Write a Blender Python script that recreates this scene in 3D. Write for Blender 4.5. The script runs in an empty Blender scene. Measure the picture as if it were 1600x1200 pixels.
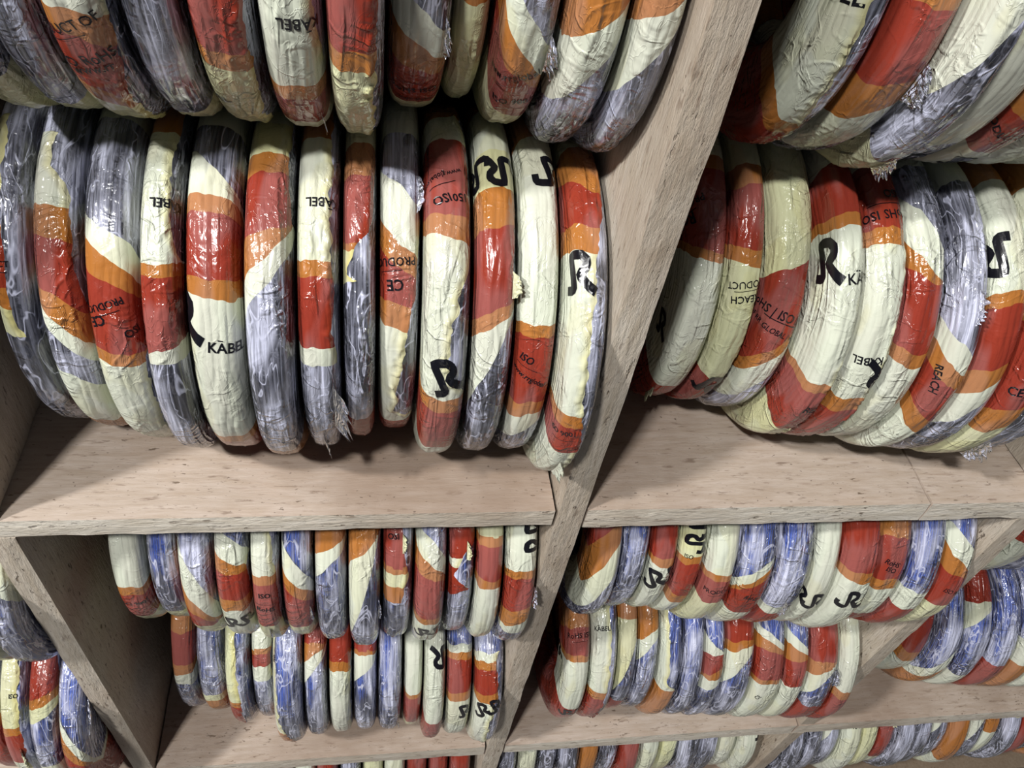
import bpy, math, random
import numpy as np
from mathutils import Vector, Matrix
C = bpy.context.scene.collection
N = None

# ------------------------------------------------------------------ camera, world, lamps, exposure
cd = bpy.data.cameras.new('camera'); cam = bpy.data.objects.new('camera', cd); C.objects.link(cam)
cd.sensor_fit = 'HORIZONTAL'; cd.sensor_width = 36.0; cd.lens = 1255.093 / 1600 * 36
cd.clip_start = 0.01
_r = Vector((0.98603691, -0.10663151, 0.12790983)); _u = Vector((-0.00781204, 0.73763826, 0.67515092)); _f = Vector((0.16634354, 0.66672297, -0.72650555))
cam.matrix_world = Matrix(((_r.x, _u.x, -_f.x, -0.00787), (_r.y, _u.y, -_f.y, -0.39707), (_r.z, _u.z, -_f.z, 0.60470), (0, 0, 0, 1)))
bpy.context.scene.camera = cam
vs = bpy.context.scene.view_settings
vs.view_transform = 'Standard'; vs.look = 'None'; vs.gamma = 1; vs.use_curve_mapping = False
vs.exposure = 0.0
w = bpy.data.worlds.new('world'); bpy.context.scene.world = w; w.use_nodes = True
w.node_tree.nodes['Background'].inputs[0].default_value = (0.80, 0.86, 1.0, 1)
w.node_tree.nodes['Background'].inputs[1].default_value = 0.065

def lamp(name, loc, target, size, power, col=(1, 1, 1)):
    ld = bpy.data.lights.new(name, 'AREA'); ld.shape = 'RECTANGLE'; ld.size = size[0]; ld.size_y = size[1]
    ld.energy = power; ld.color = col
    o = bpy.data.objects.new(name, ld); C.objects.link(o); o.location = loc
    o.rotation_euler = (Vector(target) - Vector(loc)).to_track_quat('-Z', 'Y').to_euler()
    return o
# two ceiling fittings over the aisle in front of the shelves, to the left
lamp('ceiling_light', (-2.32, -1.05, 2.57), (0.1, 0, -0.1), (0.22, 0.14), 128, (1.0, 0.985, 0.95))
lamp('ceiling_light', (-1.17, -1.68, 2.85), (0.1, 0, -0.1), (0.26, 0.16), 112, (1.0, 0.99, 0.96))

# ------------------------------------------------------------------ helpers
def nd(nt, typ, **kw):
    n = nt.nodes.new(typ)
    for k, v in kw.items():
        if k.startswith('i_'):
            key = k[2:]
            n.inputs[int(key) if key.isdigit() else key].default_value = v
        else: setattr(n, k, v)
    return n
def ln(nt, a, b): nt.links.new(a, b)
def math_(nt, op, a, b=None, clamp=False):
    n = nt.nodes.new('ShaderNodeMath'); n.operation = op; n.use_clamp = clamp
    for i, v in enumerate((a, b)):
        if v is None: continue
        if isinstance(v, (int, float)): n.inputs[i].default_value = v
        else: ln(nt, v, n.inputs[i])
    return n.outputs[0]
def mixc(nt, f, a, b, mode='MIX'):
    n = nt.nodes.new('ShaderNodeMix'); n.data_type = 'RGBA'; n.blend_type = mode
    for i, v in ((0, f), (6, a), (7, b)):
        if isinstance(v, (int, float)): n.inputs[i].default_value = v
        elif isinstance(v, tuple): n.inputs[i].default_value = v
        else: ln(nt, v, n.inputs[i])
    return n.outputs[2]
def scaled(nt, uv, s, off=(0, 0, 0)):
    m = nd(nt, 'ShaderNodeMapping'); m.inputs['Scale'].default_value = s; m.inputs['Location'].default_value = off
    ln(nt, uv, m.inputs['Vector']); return m.outputs[0]
def noise(nt, vec, scale, detail=4, rough=.55, typ='FBM', dist=0.0):
    n = nd(nt, 'ShaderNodeTexNoise'); n.noise_type = typ
    n.inputs['Scale'].default_value = scale; n.inputs['Detail'].default_value = detail; n.inputs['Roughness'].default_value = rough
    n.inputs['Distortion'].default_value = dist
    ln(nt, vec, n.inputs['Vector']); return n.outputs[0]
def mrange(nt, v, a, b, c=0., d=1., smooth=False):
    n = nd(nt, 'ShaderNodeMapRange'); n.clamp = True
    if smooth: n.interpolation_type = 'SMOOTHSTEP'
    for i, x in zip((1, 2, 3, 4), (a, b, c, d)): n.inputs[i].default_value = x
    ln(nt, v, n.inputs[0]); return n.outputs[0]
def newmat(name):
    m = bpy.data.materials.new(name); m.use_nodes = True; nt = m.node_tree; nt.nodes.clear()
    out = nt.nodes.new('ShaderNodeOutputMaterial'); return m, nt, out

# ------------------------------------------------------------------ materials
def painted_wood(name, base, grain_axis, edge=False, pink=0.0):
    m, nt, out = newmat(name)
    tc = nd(nt, 'ShaderNodeTexCoord').outputs['Object']
    st = {'x': (1, 7, 7), 'y': (7, 1, 7), 'z': (7, 7, 1)}[grain_axis]
    g = noise(nt, scaled(nt, tc, st), 26, 6, .65)
    g2 = noise(nt, scaled(nt, tc, st, (3, 1, 2)), 7, 3, .5)
    blot = noise(nt, tc, 6, 4, .6)
    sp = noise(nt, scaled(nt, tc, tuple(1 + (s - 1) * .35 for s in st)), 70, 3, .6)
    dark = (base[0] * .80, base[1] * .76, base[2] * .70, 1)
    c = mixc(nt, mrange(nt, g, .35, .68), (*base, 1), dark)
    c = mixc(nt, mrange(nt, blot, .52, .75, 0, .45), c, (base[0] * .92, base[1] * (.80 - pink), base[2] * (.72 - pink), 1))
    # paint rubbed through: short dark nicks
    nick = math_(nt, 'MULTIPLY', mrange(nt, sp, .645, .69), mrange(nt, blot, .42, .56))
    c = mixc(nt, math_(nt, 'MULTIPLY', nick, .8), c, (.10, .065, .04, 1))
    sp2 = noise(nt, scaled(nt, tc, tuple(1 + (s - 1) * .6 for s in st), (5, 2, 8)), 42, 4, .6)
    c = mixc(nt, mrange(nt, sp2, .60, .70, 0, .7), c, (.16, .11, .08, 1))
    sc = noise(nt, scaled(nt, tc, tuple(1 + (s - 1) * 1.6 for s in st), (2, 9, 4)), 18, 5, .65)
    c = mixc(nt, mrange(nt, sc, .60, .68, 0, .40), c, (.24, .17, .13, 1))
    gr = noise(nt, scaled(nt, tc, (1, 1, 1), (4, 4, 1)), 3.2, 5, .62)
    c = mixc(nt, mrange(nt, gr, .46, .66, 0, .75), c, (base[0] * .52, base[1] * .44, base[2] * .38, 1))
    speck = noise(nt, scaled(nt, tc, tuple(1 + (s - 1) * .12 for s in st)), 210, 2, .5)
    c = mixc(nt, mrange(nt, speck, .70, .76, 0, .8), c, (.09, .06, .045, 1))
    b = nd(nt, 'ShaderNodeBsdfPrincipled'); ln(nt, c, b.inputs['Base Color']); b.inputs['Roughness'].default_value = .55
    b.inputs['Specular IOR Level'].default_value = .35
    fine = noise(nt, scaled(nt, tc, tuple(1 + (s - 1) * (.5 if edge else 1) for s in st)), 90 if edge else 60, 6, .7)
    h = math_(nt, 'ADD', math_(nt, 'MULTIPLY', g, .6), math_(nt, 'SUBTRACT', fine, math_(nt, 'MULTIPLY', nick, .8)))
    bp = nd(nt, 'ShaderNodeBump'); bp.inputs['Strength'].default_value = .9 if edge else .45; bp.inputs['Distance'].default_value = .0022 if edge else .001
    ln(nt, h, bp.inputs['Height']); ln(nt, bp.outputs[0], b.inputs['Normal']); ln(nt, b.outputs[0], out.inputs[0])
    return m
WOOD_X = painted_wood('painted_plywood_shelf', (.455, .378, .322), 'x')
WOOD_Z = painted_wood('painted_plywood_divider', (.57, .51, .435), 'z', edge=True)
WOOD_E = painted_wood('painted_plywood_edge', (.74, .69, .61), 'x', edge=True)  # paler edge paint, colour lifted further to make up for steep lamps
WOOD_B = painted_wood('shaded_brown_plywood', (.22, .17, .125), 'z')  # brown wood with shade put into its colour

def cable_mat(name, a, b):
    m, nt, out = newmat(name)
    uv = nd(nt, 'ShaderNodeUVMap').outputs[0]
    n1 = noise(nt, scaled(nt, uv, (1, .05, 1)), 330, 2, .5)
    c = mixc(nt, mrange(nt, n1, .3, .7), (*a, 1), (*b, 1))
    p = nd(nt, 'ShaderNodeBsdfPrincipled'); ln(nt, c, p.inputs['Base Color']); p.inputs['Roughness'].default_value = .32
    bp = nd(nt, 'ShaderNodeBump'); bp.inputs['Strength'].default_value = .5; bp.inputs['Distance'].default_value = .001
    sx = nd(nt, 'ShaderNodeSeparateXYZ'); ln(nt, uv, sx.inputs[0])
    wv = noise(nt, scaled(nt, uv, (1, 1, 1)), 9, 2, .5)
    u2 = math_(nt, 'ADD', sx.outputs[0], math_(nt, 'MULTIPLY', wv, .012))
    st = math_(nt, 'POWER', math_(nt, 'ABSOLUTE', math_(nt, 'SINE', math_(nt, 'MULTIPLY', u2, math.pi / .0027))), .6)
    bp.inputs['Strength'].default_value = 1.0; bp.inputs['Distance'].default_value = .0013
    ln(nt, math_(nt, 'ADD', st, math_(nt, 'MULTIPLY', n1, .25)), bp.inputs['Height']); ln(nt, bp.outputs[0], p.inputs['Normal']); ln(nt, p.outputs[0], out.inputs[0])
    return m
CABLE = {'grey': cable_mat('grey_cable_sheath', (.040, .042, .058), (.11, .112, .15)),
         'blue': cable_mat('blue_cable_sheath', (.022, .065, .40), (.07, .17, .68))}

def wrinkle(nt, uv, amt=1.0):
    """height field of stretched plastic film: tension folds along the wrap, sharp little creases"""
    def crease(sc, scale, width, off, dist=.6, detail=2):
        n = noise(nt, scaled(nt, uv, sc, off), scale, detail, .5, 'FBM', dist)
        return mrange(nt, math_(nt, 'ABSOLUTE', math_(nt, 'SUBTRACT', n, .5)), 0, width, 1, 0, True)
    k = mrange(nt, noise(nt, scaled(nt, uv, (1, .6, 1), (8, 4, 0)), 24, 2, .5), .43, .62, .12, 1.0)
    a = crease((1, .30, 1), 70, .035, (0, 0, 0), 1.0)
    a2 = crease((1, .55, 1), 120, .05, (5, 3, 0), 1.4)
    b = crease((.5, 1, 1), 75, .04, (4, 1, 0), 1.2)
    aw = crease((1, .16, 1), 60, .10, (2, 6, 0), .6)
    bw = crease((.7, .8, 1), 48, .07, (6, 1, 0), .8)
    c = noise(nt, scaled(nt, uv, (1, .18, 1)), 80, 2, .5)
    h = math_(nt, 'ADD', math_(nt, 'MULTIPLY', aw, .42), math_(nt, 'ADD', math_(nt, 'MULTIPLY', a2, .10), math_(nt, 'MULTIPLY', bw, .30)))
    sx = nd(nt, 'ShaderNodeSeparateXYZ'); ln(nt, uv, sx.inputs[0])
    u2 = math_(nt, 'ADD', sx.outputs[0], math_(nt, 'MULTIPLY', noise(nt, uv, 14, 2, .5), .016))
    rib = math_(nt, 'ABSOLUTE', math_(nt, 'SINE', math_(nt, 'MULTIPLY', u2, math.pi / .0052)))
    h = math_(nt, 'ADD', math_(nt, 'MULTIPLY', h, k), math_(nt, 'MULTIPLY', rib, .075))
    return math_(nt, 'ADD', h, math_(nt, 'MULTIPLY', c, .75)), a, math_(nt, 'MAXIMUM', a2, b)

def film_group():
    g = bpy.data.node_groups.new('film_surface', 'ShaderNodeTree')
    for n, t in (('Color', 'NodeSocketColor'), ('Alpha', 'NodeSocketFloat')): g.interface.new_socket(n, in_out='INPUT', socket_type=t)
    g.interface.new_socket('Shader', in_out='OUTPUT', socket_type='NodeSocketShader')
    gi = g.nodes.new('NodeGroupInput'); go = g.nodes.new('NodeGroupOutput')
    uv = nd(g, 'ShaderNodeUVMap').outputs[0]
    seam = nd(g, 'ShaderNodeAttribute'); seam.attribute_name = 'seam'; sv = seam.outputs['Fac']
    h, a, b = wrinkle(g, uv)
    # folded-over edge of the film reads yellower / denser
    fold = mrange(g, sv, -.085, -.02)
    col = mixc(g, math_(g, 'MULTIPLY', fold, .85), gi.outputs['Color'], (1.0, .92, .62, 1), 'MULTIPLY')
    patch = mrange(g, noise(g, scaled(g, uv, (1, .5, 1), (9, 3, 0)), 22, 2, .5), .54, .57, 0, .40)
    col = mixc(g, patch, col, (1.0, .95, .74, 1), 'MULTIPLY')
    # single thickness over cable looks a little duller
    thin = mrange(g, noise(g, scaled(g, uv, (1, .12, 1), (2, 7, 0)), 55, 3, .5), .40, .66, 0, .28)
    col = mixc(g, thin, col, (.62, .56, .56, 1), 'MULTIPLY')
    thin2 = mrange(g, noise(g, scaled(g, uv, (1, .25, 1), (12, 7, 0)), 34, 2, .5), .48, .54, 0, .11)
    col = mixc(g, thin2, col, (.50, .42, .44, 1))
    p = nd(g, 'ShaderNodeBsdfPrincipled'); ln(g, col, p.inputs['Base Color']); p.inputs['Roughness'].default_value = .20
    p.inputs['Specular IOR Level'].default_value = .55
    bp = nd(g, 'ShaderNodeBump'); bp.inputs['Strength'].default_value = 1.0; bp.inputs['Distance'].default_value = .0030
    ln(g, h, bp.inputs['Height']); ln(g, bp.outputs[0], p.inputs['Normal'])
    # clear film
    bp2 = nd(g, 'ShaderNodeBump'); bp2.inputs['Strength'].default_value = 1.0; bp2.inputs['Distance'].default_value = .004
    ln(g, h, bp2.inputs['Height'])
    streak = noise(g, scaled(g, uv, (1, .035, 1), (1, 5, 0)), 380, 3, .6, 'FBM', .3)
    cloud = noise(g, scaled(g, uv, (1, .30, 1), (3, 2, 0)), 42, 3, .5, 'FBM', .5)
    hz = math_(g, 'MULTIPLY', mrange(g, streak, .45, .62), mrange(g, cloud, .38, .60, .16, .55))
    hz = math_(g, 'ADD', hz, mrange(g, cloud, .47, .60, 0, .42), True)
    hz = math_(g, 'MAXIMUM', hz, math_(g, 'MULTIPLY', a, .68))
    hz = math_(g, 'MAXIMUM', hz, math_(g, 'MULTIPLY', b, mrange(g, cloud, .42, .60, .06, .5)))
    hz = math_(g, 'ADD', hz, .04, True)
    df = nd(g, 'ShaderNodeBsdfPrincipled'); df.inputs['Base Color'].default_value = (.66, .68, .86, 1); df.inputs['Roughness'].default_value = .3
    ln(g, bp2.outputs[0], df.inputs['Normal'])
    tr = nd(g, 'ShaderNodeBsdfTransparent'); tr.inputs[0].default_value = (.97, .97, .985, 1)
    m1 = nd(g, 'ShaderNodeMixShader'); ln(g, hz, m1.inputs[0]); ln(g, tr.outputs[0], m1.inputs[1]); ln(g, df.outputs[0], m1.inputs[2])
    gl = nd(g, 'ShaderNodeBsdfGlossy'); gl.inputs['Roughness'].default_value = .13; ln(g, bp2.outputs[0], gl.inputs['Normal'])
    lw = nd(g, 'ShaderNodeFresnel'); lw.inputs['IOR'].default_value = 1.5; ln(g, bp2.outputs[0], lw.inputs['Normal'])
    m2 = nd(g, 'ShaderNodeMixShader'); ln(g, math_(g, 'ADD', lw.outputs[0], .05, True), m2.inputs[0]); ln(g, m1.outputs[0], m2.inputs[1]); ln(g, gl.outputs[0], m2.inputs[2])
    printed = math_(g, 'MULTIPLY', gi.outputs['Alpha'], math_(g, 'LESS_THAN', sv, 0.0))
    m3 = nd(g, 'ShaderNodeMixShader'); ln(g, printed, m3.inputs[0]); ln(g, m2.outputs[0], m3.inputs[1]); ln(g, p.outputs[0], m3.inputs[2])
    ln(g, m3.outputs[0], go.inputs[0])
    return g
FG = film_group()
COL = {'W': (.58, .61, .505, 1), 'Y': (.56, .57, .36, 1), 'O': (.36, .140, .034, 1), 'R': (.25, .034, .020, 1), 'K': (.6, .6, .7, 0)}
def film_mat(name, letters):
    m, nt, out = newmat(name)
    gr = nd(nt, 'ShaderNodeGroup'); gr.node_tree = FG
    if len(letters) == 1:
        gr.inputs[0].default_value = COL[letters[0]][:3] + (1,); gr.inputs[1].default_value = COL[letters[0]][3]
    else:
        at = nd(nt, 'ShaderNodeAttribute'); at.attribute_name = 'band'
        r = nd(nt, 'ShaderNodeValToRGB'); cr = r.color_ramp; cr.interpolation = 'CONSTANT'
        n = len(letters)
        cr.elements[0].position = 0; cr.elements[0].color = COL[letters[0]]
        cr.elements[1].position = 1 / n; cr.elements[1].color = COL[letters[1]]
        for i in range(2, n):
            e = cr.elements.new(i / n); e.color = COL[letters[i]]
        ln(nt, at.outputs['Fac'], r.inputs[0]); ln(nt, r.outputs[0], gr.inputs[0]); ln(nt, r.outputs[1], gr.inputs[1])
    ln(nt, gr.outputs[0], out.inputs[0])
    return m
FLAP = {'clear': film_mat('clear_film_flap', 'K'), 'white': film_mat('white_film_flap', 'W'), 'cream': film_mat('cream_film_flap', 'Y'),
        'red': film_mat('red_film_flap', 'R'), 'orange': film_mat('orange_film_flap', 'O')}
INK, nt, out = newmat('black_print')
p_ = nd(nt, 'ShaderNodeBsdfPrincipled'); p_.inputs['Base Color'].default_value = (.006, .006, .009, 1); p_.inputs['Roughness'].default_value = .22
ln(nt, p_.outputs[0], out.inputs[0])

# ------------------------------------------------------------------ numpy noise
def _hash(ix, iy, seed):
    h = (ix.astype(np.int64) * 374761393 + iy.astype(np.int64) * 668265263 + seed * 1442695041) & 0xffffffff
    h = ((h ^ (h >> 13)) * 1274126177) & 0xffffffff
    return ((h ^ (h >> 16)) & 0xffff) / 32767.5 - 1
def vn(x, y, seed):
    x0 = np.floor(x); y0 = np.floor(y); fx = x - x0; fy = y - y0
    fx = fx * fx * fx * (fx * (fx * 6 - 15) + 10); fy = fy * fy * fy * (fy * (fy * 6 - 15) + 10)
    a = _hash(x0, y0, seed); b = _hash(x0 + 1, y0, seed); c = _hash(x0, y0 + 1, seed); d = _hash(x0 + 1, y0 + 1, seed)
    return (a * (1 - fx) + b * fx) * (1 - fy) + (c * (1 - fx) + d * fx) * fy
def ridge(x, y, seed): return 1 - np.abs(vn(x, y, seed)) * 2

def grid_mesh(name, P, closeu=False, closev=False, uvs=None, attrs=None, mat=None):
    nv, nu = P.shape[:2]
    me = bpy.data.meshes.new(name)
    iv = np.arange(nv if closev else nv - 1); iu = np.arange(nu if closeu else nu - 1)
    V, U = np.meshgrid(iv, iu, indexing='ij')
    V2 = (V + 1) % nv; U2 = (U + 1) % nu
    F = np.stack([V * nu + U, V2 * nu + U, V2 * nu + U2, V * nu + U2], -1).reshape(-1, 4)
    nF = len(F)
    me.vertices.add(nv * nu); me.vertices.foreach_set('co', P.reshape(-1).astype(np.float32))
    me.loops.add(nF * 4); me.loops.foreach_set('vertex_index', F.reshape(-1).astype(np.int32))
    me.polygons.add(nF); me.polygons.foreach_set('loop_start', (np.arange(nF) * 4).astype(np.int32))
    me.polygons.foreach_set('use_smooth', np.ones(nF, bool))
    me.update(calc_edges=True)
    if uvs is not None:
        l = me.uv_layers.new(name='UVMap'); l.data.foreach_set('uv', uvs.reshape(-1, 2)[F.reshape(-1)].reshape(-1).astype(np.float32))
    for k, a in (attrs or {}).items():
        at = me.attributes.new(k, 'FLOAT', 'POINT'); at.data.foreach_set('value', a.reshape(-1).astype(np.float32))
    if mat: me.materials.append(mat)
    return me
def link(name, me, parent=None):
    o = bpy.data.objects.new(name, me); C.objects.link(o)
    if parent: o.parent = parent
    return o

# ------------------------------------------------------------------ the coil
R0 = .147; B = .034
def section(a, b, n=3.4):
    t = np.linspace(0, 2 * np.pi, 1601)
    x = a * np.sign(np.sin(t)) * np.abs(np.sin(t)) ** (2 / n); r = b * np.sign(np.cos(t)) * np.abs(np.cos(t)) ** (2 / n)
    L = np.concatenate([[0], np.cumsum(np.hypot(np.diff(x), np.diff(r)))])
    half = L[-1] / 2
    s = L / half; s = np.where(s > 1, s - 2, s)                # 0 at rim, +-1 at the inner side
    o = np.argsort(s, kind='stable')
    return s[o], x[o], r[o], half
def ring(ph, s, sec, off):
    """points of the ring: ph radians (0 faces the aisle, + towards the shelf), off = lift along the section normal"""
    S, X, Rr, half = sec
    x = np.interp(s, S, X); r = np.interp(s, S, Rr)
    e = .004
    s2 = np.where(s + e > 1, s + e - 2, s + e); s1 = np.where(s - e < -1, s - e + 2, s - e)
    tx = np.interp(s2, S, X) - np.interp(s1, S, X); tr = np.interp(s2, S, Rr) - np.interp(s1, S, Rr)
    L = np.hypot(tx, tr) + 1e-12
    nx, nr = -tr / L, tx / L                                     # outward
    x = x + nx * np.minimum(off, .0006) ; r = (R0 - B) + r + nr * off
    return np.stack([x, -r * np.cos(ph), R0 - r * np.sin(ph)], -1)

RIBBON = [(-.42, .36), (-.42, .10), (-.20, .06), (.04, .06), (.12, .10), (.06, .48), (-.02, .90), (.12, .93), (.34, .90), (.48, .78), (.48, .62), (.36, .50), (.30, .42), (.42, .28), (.60, .12), (.74, .03)]
def logo_shapes(kind):
    """quads of the tall swash letters, em units"""
    out = []
    for k in range(2 if kind == 'logo2' else 1):
        pts = [(x + k * .98, y) for x, y in RIBBON]
        if kind == 'logo': pts = pts[2:]
        # resample
        P = np.array(pts); d = np.concatenate([[0], np.cumsum(np.hypot(*np.diff(P, axis=0).T))])
        q = np.linspace(0, d[-1], 46); P = np.stack([np.interp(q, d, P[:, 0]), np.interp(q, d, P[:, 1])], -1)
        T = np.gradient(P, axis=0); T /= np.linalg.norm(T, axis=1)[:, None] + 1e-9
        Nn = np.stack([-T[:, 1], T[:, 0]], -1)
        out.append((P + Nn * .115, P - Nn * .115))
    return out
_tc = {}
def text_shape(s):
    """triangulated outline of a word, cap height 1, centred"""
    if s in _tc: return _tc[s]
    if s == 'rule':
        v = [(x, y) for x in np.linspace(-.5, .5, 16) for y in (-.012, .012)]
        f = [(2 * i, 2 * i + 2, 2 * i + 3, 2 * i + 1) for i in range(15)]
        _tc[s] = (np.array(v), f); return _tc[s]
    cu = bpy.data.curves.new('lettering', 'FONT'); cu.body = s.replace('Ā', 'A'); cu.size = 1.0; cu.resolution_u = 2; cu.offset = .012 if len(s) > 6 else .018
    o = bpy.data.objects.new('lettering', cu); C.objects.link(o)
    dg = bpy.context.evaluated_depsgraph_get(); me = bpy.data.meshes.new_from_object(o.evaluated_get(dg))
    v = np.array([x.co[:2] for x in me.vertices]); f = [tuple(p.vertices) for p in me.polygons]
    bpy.data.objects.remove(o); bpy.data.curves.remove(cu); bpy.data.meshes.remove(me)
    v = v / .70; v[:, 0] *= .86
    if 'Ā' in s:
        i = s.index('Ā'); wd = v[:, 0].max(); cx = wd * (i + .5) / len(s) + .02; n0 = len(v)
        v = np.vstack([v, [(cx - .22, 1.12), (cx + .22, 1.12), (cx + .22, 1.24), (cx - .22, 1.24)]]); f.append((n0, n0 + 1, n0 + 2, n0 + 3))
    v -= [(v[:, 0].min() + v[:, 0].max()) / 2, .5]
    _tc[s] = (v, f); return _tc[s]

def build_coil(key, idx, x, yc, z, a, cable, bands, opt):
    rng = random.Random(hash_(key) * 100 + idx); sd = rng.randrange(1 << 20)
    big = key[0] in 'AB'
    root = bpy.data.objects.new('cable_coil', N); C.objects.link(root); root.empty_display_size = .02
    root.location = (x, yc, z - R0); root.rotation_euler = (0, math.radians(rng.uniform(-.1, .1)), math.radians(rng.uniform(-.1, .1)))
    # the wire bundle
    ac, bc = a - .0022, B - .0018
    nv, nu = (150, 44) if big else (96, 30)
    ph = np.linspace(-np.pi, np.pi, nv, endpoint=False); s = np.linspace(-1, 1, nu * 2, endpoint=False)
    PH, S = np.meshgrid(ph, s, indexing='ij')
    k = 11
    tw = .35 * vn(np.cos(PH) * 1.5 + 3, np.sin(PH) * 1.5 + 2, sd)
    lump = np.abs(np.sin(np.pi * k * S + tw * 6)) ** .6 * .0015 - .0012 + .0007 * vn(np.cos(PH) * 5 + 7, S * 9 + np.sin(PH) * 3, sd + 1)
    sec = section(ac, bc)
    uv = np.stack([S * sec[3], PH * R0], -1)
    me = grid_mesh('cable_bundle', ring(PH, S, sec, lump), True, True, uv, N, CABLE[cable]); b_o = link('cable_bundle', me, root)
    # ---- the film
    ph0 = np.concatenate([np.linspace(-np.pi, -1.35, 24, endpoint=False), np.linspace(-1.35, 2.05, 300 if big else 150, endpoint=False), np.linspace(2.05, np.pi, 24)])
    nu = 84 if big else 52
    nc = int(nu * .74) // 2 * 2; ns = (nu - nc) // 2
    s = np.concatenate([np.linspace(-1, -.46, ns, endpoint=False), np.linspace(-.46, .46, nc, endpoint=False), np.linspace(.46, 1, nu + 1 - ns - nc)])
    sgrid = s
    PH, S = np.meshgrid(ph0, s, indexing='ij')
    sec = section(a - .0011, B - .0008)
    lim = np.clip(S / .24, -1.7, 1.7)
    # band borders (degrees), continued round the hidden back
    letters = [q[0] for q in bands]; ed = [math.radians(q[1]) for q in bands if q[1] is not N]; sl = [math.radians(q[2]) / 2 for q in bands if q[1] is not N]
    cyc = 'WORORWK'
    last = ed[-1] if ed else .3
    j = rng.randrange(7)
    while last < 2.3 or len(letters) < 3:
        last = max(last, 1.35) + rng.uniform(.18, .5); ed.append(last); sl.append(rng.uniform(-.2, .2)); letters.append(cyc[j % 7] if cyc[j % 7] != letters[-1] else 'Y'); j += 1
    first = ed[0]
    if first > -1.5:
        pre = [min(first, -1.15) - .25 - .4 * q for q in range(3)][::-1]
        pl = ['R', 'O', 'W'] if letters[0] != 'W' else ['K', 'R', 'O']
        ed = pre + ed; sl = [0.0] * 3 + sl; letters = pl + letters
    wob = PH + .016 * vn(S * 7, PH * 4, sd + 5) + .007 * vn(S * 22, PH * 9, sd + 6)
    lines = []; prev = N
    for e, m in zip(ed, sl):
        L = e + m * lim
        if prev is not N: L = np.maximum(L, prev + .012)
        lines.append(L); prev = L
    band = np.zeros_like(PH); lo = np.full_like(PH, -4.0)
    n = len(lines)
    for i in range(n + 1):
        hi = lines[i] if i < n else np.full_like(PH, 4.2)
        inside = (wob >= lo) & (wob < hi)
        be = (wob - lo) / .6; ab = (hi - wob) / .6
        band = np.where(inside, i + np.where(be < ab, np.minimum(be, .5), 1 - np.minimum(ab, .5)), band); lo = hi
    band = band / (n + 1)
    letters = letters[:n + 1]
    # seam: to the right of it only clear film and cable
    if 'sm' in opt:
        q = opt['sm']; sa = np.interp(PH, [math.radians(t[0]) for t in q], [t[1] for t in q])
        sa = sa + .022 * vn(PH * 14, PH * 0, sd + 8) + .010 * vn(PH * 40, PH * 0 + 3, sd + 9)
        seam = np.where(sa > .27, -.5, S - sa)
        seam = np.where(S < -.5, -.5 , seam)
    else:
        seam = np.full_like(PH, -.5)
    seam = np.minimum(seam, .4)
    # relief: slack film, folds along the wrap, a gathered ridge by the seam
    am = .0015 if big else .0012
    off = .0004 + am * (.45 * vn(PH * 5 + 3, S * 5, sd + 11) + .5 * np.maximum(0, ridge(PH * 3.0, S * 13 + PH * 1.5, sd + 12) - .45) * 1.6
                    + .55 * np.maximum(0, ridge(PH * 16 + S * 8, S * 9 - PH * 5, sd + 13) - .55) * (.4 + vn(PH * 2, S * 2, sd + 14)))
    g = np.exp(-((seam + .035) / .035) ** 2)
    off = off + g * (.0004 + .0022 * np.maximum(0, ridge(PH * 21, S * 18 + PH * 3, sd + 15)) * (.6 + .8 * vn(PH * 5, S * 0, sd + 18)) + .0012 * vn(PH * 33, S * 22, sd + 16))
    # creases gather towards the bottom of a coil
    gat = np.clip((PH - .75) / .5, 0, 1) * np.clip((2.2 - PH) / .5, 0, 1)
    off = off + gat * .0012 * ridge(S * 16, PH * 6, sd + 17)
    off = np.clip(off, -.0006, .0042)
    side = np.clip((np.abs(S) - .24) / .1, 0, 1); off = off * (1 - .75 * side) 
    P = ring(PH, S, sec, off + .0004)
    uv = np.stack([S * sec[3] + (sd % 97) * .31, PH * R0 + (sd % 89) * .17], -1)
    me = grid_mesh('wrapping_film', P, False, False, uv, {'band': band, 'seam': seam}, film_mat('printed_film', letters))
    f_o = link('wrapping_film', me, root)
    # sampler on the film surface
    def at(phq, sq, lift):
        phq = np.clip(phq, -3, 3); sq = np.clip(sq, -.98, .98)
        fv = np.interp(phq, ph0, np.arange(len(ph0))); fu = np.interp(sq, sgrid, np.arange(nu + 1))
        v0 = np.clip(np.floor(fv).astype(int), 0, len(ph0) - 2); u0 = np.clip(np.floor(fu).astype(int), 0, nu - 1); tv = (fv - v0)[..., None]; tu = (fu - u0)[..., None]
        q = (P[v0, u0] * (1 - tu) + P[v0, u0 + 1] * tu) * (1 - tv) + (P[v0 + 1, u0] * (1 - tu) + P[v0 + 1, u0 + 1] * tu) * tv
        nrm = np.cross(P[v0, u0 + 1] - P[v0, u0], P[v0 + 1, u0] - P[v0, u0]); nrm /= np.linalg.norm(nrm, axis=-1)[..., None] + 1e-12
        mid = np.stack([np.zeros_like(phq), -(R0 - B) * np.cos(phq), R0 - (R0 - B) * np.sin(phq)], -1)
        sg = np.sign(((q - mid) * nrm).sum(-1))[..., None]
        return q + nrm * sg * lift
    half = sec[3]
    def place(V, ph_, s_, rot, size):
        c, sn = math.cos(math.radians(rot)), math.sin(math.radians(rot))
        dx = (V[:, 0] * c - V[:, 1] * sn) * size; dy = (V[:, 0] * sn + V[:, 1] * c) * size
        return at(math.radians(ph_) - dy / R0, s_ + dx / half, .0005)
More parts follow.
